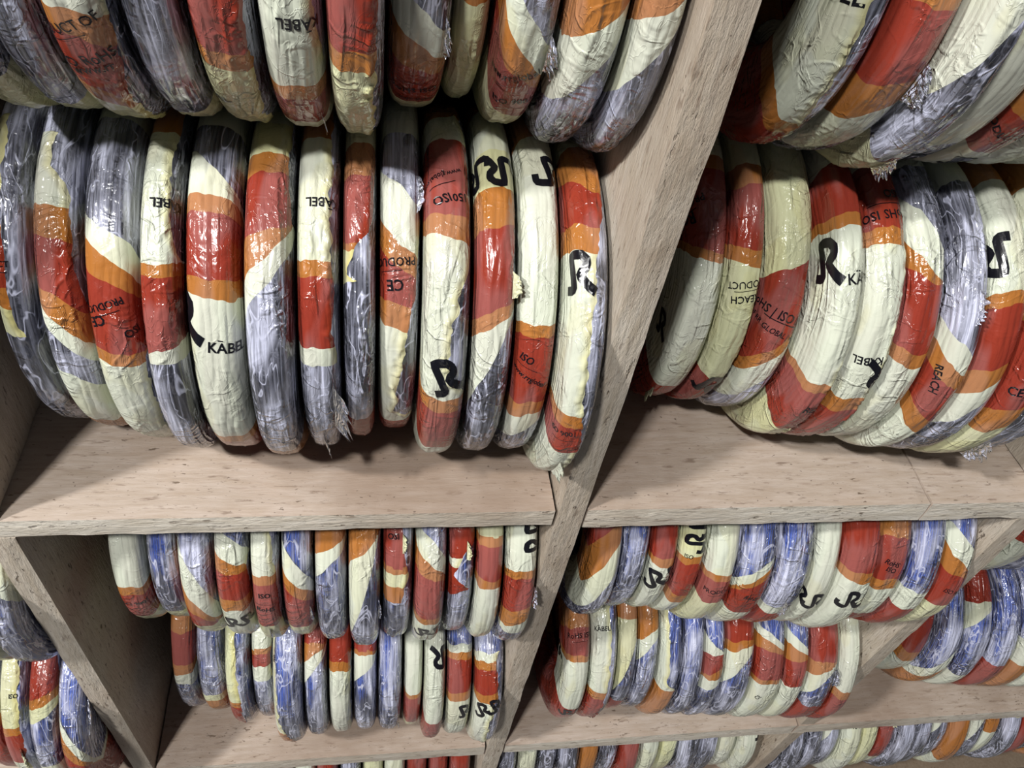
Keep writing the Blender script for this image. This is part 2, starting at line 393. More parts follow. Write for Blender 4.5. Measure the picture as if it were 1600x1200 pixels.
    for t, p1, s1, rot, size in opt.get('L', []):
        V = []; F = []
        for A_, B_ in logo_shapes(t):
            b0 = len(V); m = len(A_)
            for kk in range(5): V += [tuple(v) for v in (A_ * (1 - kk / 4) + B_ * kk / 4)]
            for kk in range(4):
                for i in range(m - 1): F.append((b0 + kk * m + i, b0 + kk * m + i + 1, b0 + (kk + 1) * m + i + 1, b0 + (kk + 1) * m + i))
        V = np.array(V); V -= [(.0 if t == 'logo' else .5), .5]; V[:, 0] *= .80
        me = bpy.data.meshes.new('printed_logo'); me.from_pydata([tuple(v) for v in place(V, p1, s1, rot, size)], [], F); me.materials.append(INK)
        o = link('printed_logo', me, f_o); o['label'] = 'black printed double letter logo'
    for t, p1, s1, rot, size in opt.get('T', []):
        V, F = text_shape(t)
        me = bpy.data.meshes.new('printed_text'); me.from_pydata([tuple(v) for v in place(V, p1, s1, rot, size)], [], [tuple(f) for f in F]); me.materials.append(INK)
        o = link('printed_line' if t == 'rule' else 'printed_text', me, f_o)
        if t != 'rule': o['label'] = 'black printed words on the film'
    for kind, p1, s1, ln_, wd in opt.get('F', []):
        m, n2 = 26, 14
        ta = np.linspace(-.5, .5, m); tb = np.linspace(0, 1, n2); TA, TB = np.meshgrid(ta, tb, indexing='ij')
        edge = 1 - .45 * np.abs(vn(TA * 9, TA * 0, sd + 31)) - .9 * np.abs(TA) ** 2 * 1.6
        PHq = math.radians(p1) + TA * ln_ / R0 * (1 - .25 * TB)
        base = at(PHq, np.full_like(PHq, s1), .0006)
        out_ = np.stack([np.full_like(PHq, .12 if s1 > -.05 else -.12), -np.cos(PHq), -np.sin(PHq)], -1); out_ /= np.linalg.norm(out_, axis=-1)[..., None]
        tang = np.stack([np.ones_like(PHq), 0 * PHq, 0 * PHq], -1)
        L_ = wd * edge * TB
        curl = np.sin(TB * 2.2 + vn(TA * 4, TB * 2, sd + 33)) * .25 * wd
        dn = np.stack([0 * PHq, .3 * np.ones_like(PHq), -np.ones_like(PHq)], -1)
        # the sheet leaves the coil at a low angle and droops
        low = np.clip(np.sin(math.radians(p1)), 0, 1)
        Q = base + tang * (L_ * (.34 - .14 * low) * (1 if s1 > -.05 else -1))[..., None] + out_ * (L_ * .55 + .0012 * TB + .003 * TB * vn(TA * 14, TB * 4, sd + 34))[..., None] + dn * (L_ * .35 * TB)[..., None] + tang * (curl * TB * .25)[..., None]
        Q[..., 2] = np.maximum(Q[..., 2], .0008 if key[1:] == '1' else -.003)
        Qb = Q + out_ * .0004
        uvq = np.stack([TB * wd + sd % 13, TA * ln_ + sd % 7], -1)
        full = np.concatenate([Q, Qb[:, ::-1]], 1); uvq = np.concatenate([uvq, uvq[:, ::-1]], 1)
        me = grid_mesh('film_flap', full, True, False, uvq, {'seam': np.full(full.shape[:2], -.5)}, FLAP[kind])
        o = link('film_flap', me, root); o['label'] = {'clear': 'loose clear film end', 'white': 'loose white film end', 'cream': 'loose cream film end', 'red': 'crumpled red film end', 'orange': 'crumpled orange film end'}[kind]
    return root, letters
def hash_(k): return sum(ord(c) * (i + 3) * 17 for i, c in enumerate(k))

# ------------------------------------------------------------------ the shelving unit
unit = bpy.data.objects.new('shelving_unit', N); C.objects.link(unit); unit.location = (0, .17, -1.30)
unit['label'] = 'cream painted plywood shelving unit with open square bays holding the wrapped coils'; unit['category'] = 'shelf'
def board(name, x0, x1, y0, y1, z0, z1, mat, label=N, seed=0):
    """a board with softly worn edges, subdivided so that its faces are slightly uneven"""
    d = (x1 - x0, y1 - y0, z1 - z0); n = [max(1, min(70, int(v / .012))) for v in d]
    ax = [np.linspace(0, d[i], n[i] + 1) for i in range(3)]
    V = []; F = []
    for fix in range(3):
        i, j = [q for q in range(3) if q != fix]
        for side in (0, 1):
            b0 = len(V)
            for p in ax[i]:
                for q in ax[j]:
                    v = [0, 0, 0]; v[fix] = d[fix] * side; v[i] = p; v[j] = q; V.append(v)
            nj = len(ax[j])
            for p in range(len(ax[i]) - 1):
                for q in range(nj - 1):
                    f = [b0 + p * nj + q, b0 + (p + 1) * nj + q, b0 + (p + 1) * nj + q + 1, b0 + p * nj + q + 1]
                    F.append(f if (side == 1) == (fix != 1) else f[::-1])
    V = np.array(V)
    c = np.array(d) / 2
    # wear: pull vertices on the edges inwards by varying amounts
    on = [(np.abs(V[:, k]) < 1e-6) | (np.abs(V[:, k] - d[k]) < 1e-6) for k in range(3)]
    edge = (on[0].astype(int) + on[1] + on[2]) >= 2
    dev = (.0007 + .0006 * vn(V.sum(1) * 45 + seed, V[:, 2] * 30, seed))
    for k in range(3):
        V[:, k] += np.where(edge & on[k], np.sign(c[k] - V[:, k]) * np.maximum(dev, 0), 0)
    V += np.array((x0, y0, z0)) - np.array(unit.location)
    me = bpy.data.meshes.new(name); me.from_pydata([tuple(v) for v in V], [], F); me.materials.append(mat)
    import bmesh
    bm = bmesh.new(); bm.from_mesh(me); bmesh.ops.remove_doubles(bm, verts=bm.verts, dist=1e-6)
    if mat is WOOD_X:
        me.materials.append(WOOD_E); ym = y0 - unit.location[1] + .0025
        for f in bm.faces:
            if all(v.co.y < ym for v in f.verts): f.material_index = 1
    bmesh.ops.recalc_face_normals(bm, faces=bm.faces); bm.to_mesh(me); bm.free()
    o = link(name, me, unit)
    if label: o['label'] = label
    return o
xL0, xL1, xm0, xm1, xr0, xr1 = -.3306, -.3055, .1566, .1827, .6528, .6767
xU = -.3117; xR = .6588; xfar = 1.62; xneg = -.98
DB = .335; ZT = .66; T2 = -.62; T2b = -.6524; ZB = -1.28; T3 = -.955
g_ = .0012
board('divider', xm0, xm1, 0, DB, ZB, ZT, WOOD_Z, 'middle upright with rough front edge', 1)
board('divider', xL0, xL1, .001, DB, ZB, -.0242 - g_, WOOD_Z, N, 2)
board('divider', xU - .025, xU, .001, DB, 0 + g_, ZT, WOOD_Z, N, 3)
board('divider', xr0, xr1, .001, DB, T2 + g_, -.0298 - g_, WOOD_Z, N, 4)
board('divider', xr0 - .001, xr1 - .001, .001, DB, ZB, T2b - g_, WOOD_Z, N, 5)
board('divider', xR, xR + .024, .001, DB, 0 + g_, ZT, WOOD_Z, N, 6)
board('shelf_board', xneg, xm0 - .0022, .001, DB, -.0242, 0, WOOD_X, N, 7)
board('shelf_board', xm1 + .0010, .5362, .001, DB, -.0298, 0, WOOD_X, 'pinkish worn shelf board', 8)
board('shelf_board', .5369, xfar, .001, DB, -.0298, 0, WOOD_X, 'brown stained worn shelf board', 9)
board('shelf_board', xL1 + .0012, xm0 - .0016, .001, DB, T2b, T2, WOOD_X, N, 10)
board('shelf_board', xneg, xL0 - .001, .001, DB, T2b, T2, WOOD_X, N, 11)
board('shelf_board', xm1 + .0012, xr0 - .0016, .001, DB, T2b, T2, WOOD_X, N, 12)
board('shelf_board', xr0 - .0004, xfar, .0005, DB, T2b, T2, WOOD_X, N, 13)
board('shelf_board', xL1 + .001, xm0 - .001, .001, DB, T3 - .025, T3, WOOD_X, N, 14)
board('shelf_board', xm1 + .001, xr0 - .0022, .001, DB, T3 - .025, T3, WOOD_X, N, 15)
board('shelf_board', xr1 + .001, xfar, .001, DB, T3 - .025, T3, WOOD_B, 'brown shelf board coloured as if in shade', 16)  # darker brown stands in for the shadow on this shelf
board('top_board', xneg, xfar, 0, DB, ZT + .0005, ZT + .025, WOOD_X, N, 17)
board('base_board', xneg, xfar, 0, DB, ZB - .026, ZB - .0005, WOOD_X, N, 18)
board('back_panel', xneg, xfar, DB + .0005, DB + .008, ZB - .026, ZT + .025, WOOD_B, N, 19)  # dark colour painted in to deepen the shade inside the bays
# cream repair blob in the corner of the left shelf
# ------------------------------------------------------------------ the room around it
def plane(name, co, mat):
    me = bpy.data.meshes.new(name); me.from_pydata(co, [], [(0, 1, 2, 3)]); me.materials.append(mat); o = link(name, me); o['kind'] = 'structure'; return o
WALL, nt, out = newmat('painted_wall'); p_ = nd(nt, 'ShaderNodeBsdfPrincipled'); p_.inputs['Roughness'].default_value = .8
n_ = noise(nt, nd(nt, 'ShaderNodeTexCoord').outputs['Object'], 5, 5, .6); ln(nt, mixc(nt, n_, (.52, .48, .43, 1), (.60, .57, .52, 1)), p_.inputs['Base Color']); ln(nt, p_.outputs[0], out.inputs[0])
FLOOR, nt, out = newmat('cement_floor'); p_ = nd(nt, 'ShaderNodeBsdfPrincipled'); p_.inputs['Roughness'].default_value = .6
n_ = noise(nt, nd(nt, 'ShaderNodeTexCoord').outputs['Object'], 8, 6, .65); ln(nt, mixc(nt, n_, (.20, .19, .18, 1), (.34, .32, .30, 1)), p_.inputs['Base Color']); ln(nt, p_.outputs[0], out.inputs[0])
ZF = ZB - .027
plane('floor', [(-2.6, -2.2, ZF), (2.6, -2.2, ZF), (2.6, DB + .01, ZF), (-2.6, DB + .01, ZF)], FLOOR)
plane('wall_back', [(-2.6, DB + .009, ZF), (2.6, DB + .009, ZF), (2.6, DB + .009, 2.3), (-2.6, DB + .009, 2.3)], WALL)

# ------------------------------------------------------------------ the coils  (row, index, x, y, z of the centre, half width, cable, bands, extras)
COILS = [
 ('A1',0,-0.2519,0.1799,0.148,0.0143,'grey',[('K',-73.5,0),('Y',-45.3,0),('O',-41.2,0),('R',-25.4,0),('O',-20.5,0),('Y',-12.8,0),('K',N,0)],{'sm': [(-74.2,-0.024),(-50.6,-0.024),(-16.8,-0.01),(-10.8,0.048),(-4.2,0.384)],'T': [('PRODUCT',-32.2,-0.12,0,0.004),('rule',-30.0,-0.12,0,0.02)]}),
 ('A1',1,-0.2201,0.1708,0.148,0.0167,'grey',[('K',-72.0,0),('W',-51.2,1.7),('O',-42.4,3.3),('R',-26.5,12.1),('O',-18.8,16.8),('W',-12.9,20.3),('K',-0.5,15.6),('W',24.5,7.6),('O',N,0)],{'sm': [(-77.8,-0.024),(-60.3,0.0),(-51.6,0.144),(-33.5,0.134),(-7.6,0.384)]}),
 ('A1',2,-0.1845,0.1591,0.148,0.0181,'grey',[('K',-48.0,11.5),('W',-40.5,14.6),('O',-33.3,9.9),('R',-14.9,1.6),('O',-10.4,1.7),('W',N,0)],{'sm': [(-81.3,0.384),(-15.9,0.384),(-9.8,0.216),(8.7,0.192)],'T': [('PRODUCT',-26.9,-0.06,200,0.005),('rule',-24.8,-0.04,20,0.02),('CE',-22.8,-0.1,200,0.007),('ISO',-19.7,0.14,200,0.006)]}),
 ('A1',3,-0.1517,0.1469,0.148,0.0139,'grey',[('W',-43.2,0),('O',-39.3,0),('R',-18.4,-3.8),('W',-13.7,0),('K',N,0)],{'sm': [(-83.8,0.106),(-55.1,0.106),(-45.2,0.168),(-38.7,0.384)],'T': [('KĀBEL',-57.3,0.088,180,0.0065)]}),
 ('A1',4,-0.1181,0.1487,0.148,0.0189,'grey',[('K',-69.7,16.4),('W',-60.5,2.2),('O',-55.6,1.4),('R',-38.6,1.0),('O',-33.7,2.0),('W',18.7,0),('O',24.6,0),('R',N,0)],{'sm': [(-81.7,0.384)],'T': [('KĀBEL',-18.7,0.112,-5,0.0078)],'L': [('logo',-26.9,-0.32,0,0.036)]}),
 ('A1',5,-0.0815,0.1403,0.148,0.0169,'grey',[('Y',-76.5,0),('O',-70.4,0),('R',-54.1,-4.3),('O',-46.4,-15.7),('W',-39.5,-18.9),('K',25.9,0),('O',N,0)],{'sm': [(-85.9,0.168),(-71.2,0.168),(-57.9,0.24),(-49.4,0.384)]}),
 ('A1',6,-0.0487,0.1496,0.148,0.0151,'grey',[('W',-44.4,0),('O',-39.7,0),('R',-19.4,0),('W',-13.4,0),('K',N,0)],{'sm': [(-84.0,0.106),(-47.6,0.12),(-32.4,0.168),(-23.6,0.12),(-7.2,0.24),(3.5,0.384)],'T': [('KĀBEL',-58.9,0.048,180,0.0065)],'F': [('clear',3.5,0.11,0.05,0.035),('clear',27.4,0.0,0.03,0.015)]}),
 ('A1',7,-0.0205,0.1599,0.148,0.0123,'grey',[('Y',-76.1,0),('O',-66.0,0),('R',-46.9,0),('O',-44.2,0),('Y',-36.6,-5.2),('K',13.6,0),('R',N,0)],{'sm': [(-81.7,0.24),(-63.6,0.168),(-52.5,0.144),(-45.5,0.0),(-37.0,-0.144),(-30.0,0.384)],'F': [('red',22.2,-0.132,0.03,0.012)]}),
 ('A1',8,0.008,0.1684,0.148,0.0153,'grey',[('K',-60.2,16.3),('W',-45.3,14.9),('O',-39.0,12.2),('R',-26.9,4.6),('O',-20.1,5.9),('W',21.9,0),('R',N,0)],{'sm': [(-83.0,0.384),(-38.7,0.192),(-22.4,0.096),(-9.9,0.048),(13.9,-0.024),(21.9,0.24)],'T': [('PRODUCT',-38.7,-0.08,185,0.006),('rule',-36.2,-0.08,8,0.016),('CE',-32.3,-0.04,185,0.008)],'F': [('clear',-58.3,0.132,0.03,0.014)]}),
 ('A1',9,0.0414,0.1414,0.148,0.0173,'grey',[('W',-84.9,0),('R',-59.5,2.2),('O',-53.7,3.9),('W',-5.3,0),('O',-0.5,0),('R',24.1,0),('W',N,0)],{'sm': [(-99.3,0.144),(-61.8,0.202),(-47.5,0.216),(-35.4,0.086),(-19.0,0.01),(-10.5,0.058),(-0.5,0.384)],'T': [('www.global.com',-70.8,-0.08,200,0.004),('rule',-68.1,-0.06,200,0.02),('ISO',-63.3,-0.06,200,0.007),('150',-64.1,0.08,190,0.006)],'L': [('logo',-12.3,-0.06,15,0.03)]}),
 ('A1',10,0.0752,0.1433,0.148,0.0156,'grey',[('Y',-67.9,-1.7),('O',-56.9,-2.2),('R',-33.9,-7.1),('O',-28.5,-9.1),('W',-18.6,-40.4),('K',N,0)],{'sm': [(-95.7,0.384),(-61.9,0.202),(-40.5,0.168),(-30.0,0.384)],'L': [('logo2',-73.1,-0.06,178,0.026)],'F': [('cream',-39.7,0.132,0.02,0.014)]}),
 ('A1',11,0.1073,0.1451,0.148,0.0157,'grey',[('O',-87.7,0),('W',-29.7,0),('O',-25.3,0),('R',-2.3,-2.2),('O',4.3,-6.6),('W',12.6,-22.2),('K',N,0)],{'sm': [(-92.4,0.384),(-33.3,0.24),(-18.2,0.216)],'T': [('ISO',-17.8,-0.08,-25,0.006),('rule',-15.0,-0.08,-25,0.018),('www.rrglobal',-11.7,-0.06,-28,0.0045)],'L': [('logo2',-73.9,0.18,5,0.026)]}),
 ('A1',12,0.1394,0.1207,0.148,0.0156,'grey',[('Y',-93.5,0),('O',-75.7,11.6),('R',-62.7,3.8),('O',-56.1,3.6),('W',-6.8,0),('O',-2.0,0),('R',10.9,0),('W',N,0)],{'sm': [(-92.7,0.168),(-73.4,0.12),(-53.9,0.048),(-33.1,0.0),(-9.2,0.024),(8.5,0.096)],'T': [('ISO 9001',1.6,-0.12,10,0.005),('rule',4.8,-0.1,10,0.018)],'L': [('logo',-49.6,-0.192,0,0.03)],'F': [('white',25.7,-0.022,0.035,0.016)]}),
 ('A2',0,-0.2239,0.1793,0.441,0.0132,'grey',[('W',21.7,0),('K',34.3,0),('Y',N,0)],{}),
 ('A2',1,-0.1949,0.1808,0.441,0.015,'grey',[('K',48.3,0),('Y',N,0)],{}),
 ('A2',2,-0.1608,0.1744,0.441,0.0182,'grey',[('W',10.8,5.4),('O',18.1,9.7),('R',35.2,10.3),('O',40.5,11.5),('Y',N,0)],{'sm': [(9.4,0.24),(19.7,0.216),(37.7,0.144)],'T': [('PRODUCT OF',16.2,-0.1,25,0.006),('rule',18.4,-0.06,22,0.02),('ISO RoHS',24.2,-0.02,20,0.007),('www.rr',26.8,0.0,15,0.006)]}),
 ('A2',3,-0.1256,0.1818,0.441,0.0162,'grey',[('K',52.1,0),('Y',N,0)],{}),
 ('A2',4,-0.0909,0.1807,0.441,0.0177,'grey',[('R',20.5,1.8),('O',25.6,2.1),('Y',N,0)],{'sm': [(8.0,0.168),(50.4,0.144)],'T': [('EL',39.0,-0.1,10,0.007)]}),
 ('A2',5,-0.0549,0.1769,0.441,0.0176,'grey',[('W',28.2,0),('O',34.3,0),('R',50.1,0),('W',N,0)],{'sm': [(6.1,0.168),(21.5,0.216),(32.8,0.384)],'T': [('KĀBEL',11.3,0.06,180,0.0065)],'F': [('clear',46.5,0.132,0.02,0.01)]}),
 ('A2',6,-0.0204,0.1723,0.441,0.0161,'grey',[('R',15.9,0),('O',20.9,0),('Y',N,0)],{'sm': [(4.1,0.144),(49.2,0.12)]}),
 ('A2',7,0.0157,0.211,0.441,0.0191,'grey',[('K',10.6,15.2),('W',20.8,13.6),('O',29.7,6.4),('R',49.0,0),('Y',N,0)],{'sm': [(9.4,0.384)],'T': [('RoHS ISO',39.7,-0.02,5,0.006),('rule',36.1,-0.04,5,0.02),('www.global',45.2,0.0,5,0.004)],'F': [('clear',19.3,0.154,0.03,0.012)]}),
 ('A2',8,0.0478,0.2291,0.441,0.0122,'grey',[('O',12.0,0),('Y',N,0)],{}),
 ('A2',9,0.0778,0.1978,0.441,0.017,'grey',[('K',8.6,20.9),('W',19.5,21.3),('O',27.8,15.0),('R',45.8,9.4),('Y',N,0)],{'sm': [(5.0,0.24),(17.6,0.168),(25.9,0.384)],'T': [('www.rrglobal',27.1,-0.1,20,0.006),('rule',30.5,-0.08,15,0.018),('ISO 9001',37.4,-0.02,8,0.006)],'F': [('clear',18.6,0.132,0.03,0.014)]}),
 ('A2',10,0.1117,0.1757,0.441,0.016,'grey',[('O',5.3,-13.4),('W',17.6,-31.7),('K',N,0)],{}),
 ('A2',11,0.1419,0.1666,0.441,0.0134,'grey',[('O',-1.0,-10.2),('W',11.1,-30.5),('K',N,0)],{}),
 ('B1',0,0.254,0.208,0.148,0.0172,'grey',[('Y',-67.1,0),('O',-61.7,0),('R',-35.2,3.9),('O',-33.2,3.9),('W',22.7,0),('R',N,0)],{'T': [('RoHS',-44.2,-0.34,200,0.011),('PRODUCT OF',-49.3,-0.34,200,0.006),('rule',-46.9,-0.32,20,0.03)],'L': [('logo',-0.4,-0.56,10,0.03)],'F': [('cream',29.2,-0.132,0.03,0.012)]}),
 ('B1',1,0.2865,0.2033,0.148,0.0145,'grey',[('Y',-65.9,0),('O',-58.6,0),('R',-38.0,2.0),('O',-34.1,2.0),('Y',11.9,0),('R',N,0)],{'sm': [(-68.7,0.24),(-45.4,0.24),(-14.7,0.168),(1.1,0.192)],'T': [('PRODUCT',-26.6,0.0,190,0.006),('rule',-24.6,0.0,10,0.02),('REACH',-21.8,0.0,190,0.006)],'L': [('logo',16.5,-0.08,-20,0.03)]}),
 ('B1',2,0.3206,0.1952,0.148,0.0188,'grey',[('Y',-35.7,-5.9),('R',-7.8,-15.6),('O',-1.7,-17.7),('W',11.4,-34.2),('K',N,0)],{'sm': [(-66.9,0.384)],'T': [('RoHS | ISO ISO',-19.2,-0.06,-20,0.008),('rule',-16.3,-0.02,-20,0.034),('OF RR GLOBAL | www.rr',-12.8,-0.04,-22,0.005)]}),
 ('B1',3,0.3544,0.1616,0.148,0.0142,'grey',[('R',-60.6,0),('O',-56.9,0),('W',-4.7,0),('O',0.6,0),('R',24.7,0),('Y',N,0)],{'sm': [(-79.6,0.221),(-18.9,0.221),(-12.0,0.12)],'T': [('KĀBEL',-40.4,0.128,8,0.0085),('RE',9.1,0.02,-5,0.008)],'L': [('logo',-45.9,-0.368,0,0.038)]}),
 ('B1',4,0.3865,0.1584,0.148,0.0171,'grey',[('R',-57.4,0),('O',-51.8,0),('W',1.0,-3.2),('O',8.1,-6.0),('R',N,0)],{'sm': [(-78.7,0.216),(-32.4,0.202),(-20.1,0.144),(16.3,0.144)],'T': [('KĀBEL',-14.4,-0.06,185,0.007),('ISO',-68.2,0.04,185,0.007),('RoHS ISO',-60.9,-0.04,185,0.0075),('rule',-64.6,-0.04,5,0.026)],'L': [('logo',-9.5,0.18,185,0.03)]}),
 ('B1',5,0.4219,0.1583,0.148,0.0174,'grey',[('K',-58.4,27.0),('W',-44.5,17.5),('O',-40.6,7.8),('R',-18.6,3.4),('O',-13.0,2.9),('W',N,0)],{'sm': [(-79.8,0.384)]}),
 ('B1',6,0.4543,0.145,0.148,0.0142,'grey',[('K',-23.5,12.8),('W',-16.8,11.5),('O',-11.3,7.5),('R',5.8,7.6),('O',13.0,7.4),('W',N,0)],{'sm': [(-85.1,0.384)],'T': [('REACH',-10.8,-0.16,-80,0.007)],'F': [('clear',-36.6,0.0,0.03,0.012)]}),
 ('B1',7,0.4861,0.1425,0.148,0.0168,'grey',[('W',-43.4,-2.9),('O',-38.7,-3.9),('R',-17.8,-6.9),('O',-11.3,-12.6),('W',-0.7,-28.5),('K',N,0)],{'sm': [(-87.1,0.384)],'L': [('logo',-53.6,-0.12,180,0.034)]}),
 ('B1',8,0.5199,0.1361,0.148,0.0163,'grey',[('W',-47.3,0),('O',-35.6,0),('R',-3.5,-9.0),('O',5.9,-11.6),('Y',N,0)],{'T': [('CE',-10.4,-0.12,5,0.008)],'F': [('clear',23.2,0.088,0.04,0.02)]}),
 ('B1',9,0.5578,0.142,0.148,0.0207,'grey',[('K',-12.3,0),('W',-1.0,0),('K',N,0)],{}),
 ('B2',0,0.2679,0.1906,0.441,0.0172,'grey',[('W',35.3,3.8),('O',42.5,0),('R',N,0)],{'sm': [(-15.2,0.0),(23.0,0.024),(52.3,0.096)],'T': [('KĀBEL',-2.6,-0.3,5,0.012)]}),
 ('B2',1,0.3059,0.1851,0.441,0.0201,'grey',[('O',-4.2,0),('R',16.2,-4.0),('O',26.9,-13.7),('W',46.8,-35.4),('K',N,0)],{'F': [('clear',15.8,0.132,0.03,0.02)]}),
 ('B2',2,0.341,0.1649,0.441,0.0142,'grey',[('W',-0.9,-36.7),('K',44.6,0),('Y',N,0)],{'F': [('clear',47.0,0.0,0.03,0.012)]}),
 ('B2',3,0.3767,0.1799,0.441,0.0207,'grey',[('W',37.3,-13.6),('K',N,0)],{'L': [('logo',53.1,-0.04,10,0.03)]}),
 ('B2',4,0.4141,0.1777,0.441,0.0159,'grey',[('O',23.3,0),('R',40.1,0),('W',N,0)],{'T': [('PRODUCT OF',30.6,-0.08,-15,0.006)],'L': [('logo',51.7,-0.04,10,0.03)]}),
 ('B2',5,0.45,0.1815,0.441,0.0192,'grey',[('K',14.0,0),('W',N,0)],{}),
 ('B2',6,0.4899,0.1854,0.441,0.0199,'grey',[('R',13.6,0),('W',N,0)],{}),
 ('B2',7,0.5312,0.1894,0.441,0.0206,'grey',[('K',13.3,0),('W',N,0)],{}),
 ('C2',0,-0.2471,0.1674,-0.179,0.0168,'blue',[('W',-10.4,0),('O',-4.3,0),('R',16.2,0),('Y',N,0)],{'T': [('ISO 9001',1.2,0.0,5,0.006),('rule',5.4,0.0,5,0.02)]}),
 ('C2',1,-0.2137,0.1683,-0.179,0.0159,'blue',[('K',11.9,0),('Y',N,0)],{}),
 ('C2',2,-0.1801,0.1498,-0.179,0.0169,'blue',[('K',-24.7,40.3),('W',-6.7,34.3),('O',1.7,23.3),('R',11.0,0),('Y',N,0)],{'sm': [(-41.7,0.384)]}),
 ('C2',3,-0.1455,0.1446,-0.179,0.0169,'blue',[('K',-41.2,12.2),('W',-31.6,7.9),('O',-27.0,0),('R',-13.5,0),('O',-6.9,0),('W',N,0)],{'sm': [(-43.1,0.384),(-25.0,0.202),(-3.7,0.384)],'L': [('logo2',2.7,0.0,10,0.02)]}),
 ('C2',4,-0.1139,0.1395,-0.179,0.0139,'blue',[('W',-28.0,0),('O',-23.4,0),('R',3.1,0),('Y',N,0)],{'sm': [(-44.6,0.096),(-26.6,0.144),(4.4,0.24)],'T': [('ISO',-17.2,0.0,0,0.006),('rule',-12.2,0.0,-5,0.02),('RoHS',-9.5,0.0,-5,0.006)],'F': [('clear',8.1,0.0,0.02,0.008)]}),
 ('C2',5,-0.0836,0.1418,-0.179,0.0157,'blue',[('K',-32.1,21.3),('W',-21.6,15.4),('O',-15.1,14.0),('R',8.3,0),('Y',N,0)],{'sm': [(-43.5,0.384)],'F': [('clear',-3.8,0.132,0.025,0.01)]}),
 ('C2',6,-0.0511,0.1352,-0.179,0.016,'blue',[('O',-40.1,-8.7),('W',-32.4,-16.0),('K',N,0)],{}),
 ('C2',7,-0.0181,0.1263,-0.179,0.0163,'blue',[('O',-40.4,-12.4),('W',-21.9,-70),('K',N,0)],{'F': [('clear',-11.6,0.176,0.03,0.008)]}),
 ('C2',8,0.0146,0.1351,-0.179,0.0155,'blue',[('R',-30.5,0),('O',-28.2,0),('Y',-22.0,0),('O',-13.6,0),('K',N,0)],{'sm': [(-44.9,0.048),(-26.5,0.12),(-9.7,0.0)],'T': [('ISO',-42.9,-0.06,180,0.006)],'F': [('cream',-39.9,0.044,0.02,0.01)]}),
 ('C2',9,0.0471,0.1285,-0.179,0.0162,'blue',[('K',-44.4,19.7),('W',-34.2,15.9),('O',-27.6,8.6),('R',-7.0,0),('O',-2.2,0),('W',N,0)],{'L': [('logo2',6.4,0.0,5,0.02)]}),
 ('C2',10,0.0782,0.1383,-0.179,0.0141,'blue',[('R',-33.4,-2.7),('W',-28.7,0),('R',-16.1,-7.1),('K',N,0)],{'sm': [(-43.2,0.384),(-35.5,0.048),(-24.2,-0.096),(-6.2,0.384)],'F': [('cream',-35.5,0.044,0.02,0.012)]}),
 ('C2',11,0.1072,0.1302,-0.179,0.0142,'blue',[('Y',-45.2,0),('O',-41.2,0),('R',-25.4,0),('O',-20.8,0),('W',N,0)],{'sm': [(-45.7,0.192)],'L': [('logo',-10.4,0.18,5,0.026)]}),
 ('C2',12,0.1387,0.1243,-0.179,0.0166,'blue',[('W',-31.4,0),('O',-27.4,0),('R',-11.0,-4.0),('O',-2.3,-7.9),('W',6.5,0),('K',N,0)],{'sm': [(-47.4,0.384)],'L': [('logo2',-43.5,0.14,90,0.024)],'F': [('clear',-16.6,0.176,0.03,0.01)]}),
 ('C1',0,-0.2434,0.185,-0.472,0.0149,'blue',[('O',-44.9,0),('R',-26.2,0),('O',-19.7,-4.3),('W',-14.2,0),('K',N,0)],{}),
 ('C1',1,-0.2103,0.1796,-0.472,0.0174,'blue',[('K',-6.6,0),('Y',0.7,0),('O',N,0)],{}),
 ('C1',2,-0.1764,0.1615,-0.472,0.0157,'blue',[('Y',-11.2,0),('O',-7.7,0),('R',N,0)],{'sm': [(-56.8,0.0),(-10.1,0.024)],'F': [('clear',4.9,0.044,0.02,0.006)]}),
 ('C1',3,-0.1464,0.1666,-0.472,0.0134,'blue',[('W',-40.9,0),('O',-38.3,0),('R',-31.5,0),('W',-23.9,0),('K',N,0)],{'sm': [(-54.5,0.384),(-32.2,0.144),(-4.9,0.384)]}),
 ('C1',4,-0.1137,0.132,-0.472,0.0185,'blue',[('W',-0.9,0),('O',N,0)],{'sm': [(-66.1,-0.182),(-39.3,-0.168),(-5.4,-0.106),(9.5,0.048)],'T': [('ISO',-48.6,-0.18,90,0.005)]}),
 ('C1',5,-0.0798,0.139,-0.472,0.0146,'blue',[('R',-53.2,0),('O',-47.1,-9.2),('W',-40.2,-19.4),('K',N,0)],{}),
 ('C1',6,-0.0495,0.1406,-0.472,0.0148,'blue',[('R',-43.5,0),('O',-38.3,0),('W',N,0)],{'sm': [(-62.2,0.192)]}),
 ('C1',7,-0.0189,0.142,-0.472,0.015,'blue',[('R',-47.9,0),('O',-45.4,0),('W',-36.4,-17.0),('K',N,0)],{}),
 ('C1',8,0.0125,0.1402,-0.472,0.0156,'blue',[('K',N,0)],{'F': [('clear',9.1,0.132,0.02,0.006)]}),
 ('C1',9,0.0411,0.1436,-0.472,0.0122,'blue',[('W',-21.2,0),('O',-17.6,0),('R',7.8,0),('Y',N,0)],{}),
 ('C1',10,0.0678,0.1251,-0.472,0.0137,'blue',[('W',-8.4,0),('R',N,0)],{'sm': [(-65.8,0.216)],'L': [('logo',-48.3,0.12,180,0.028)]}),
 ('C1',11,0.0994,0.129,-0.472,0.017,'blue',[('K',-53.6,0),('W',-50.0,0),('O',-46.9,0),('R',-26.9,0),('O',-22.0,0),('W',N,0)],{'sm': [(-63.9,0.384),(-42.4,0.216)],'L': [('logo',-14.0,0.04,10,0.024)]}),
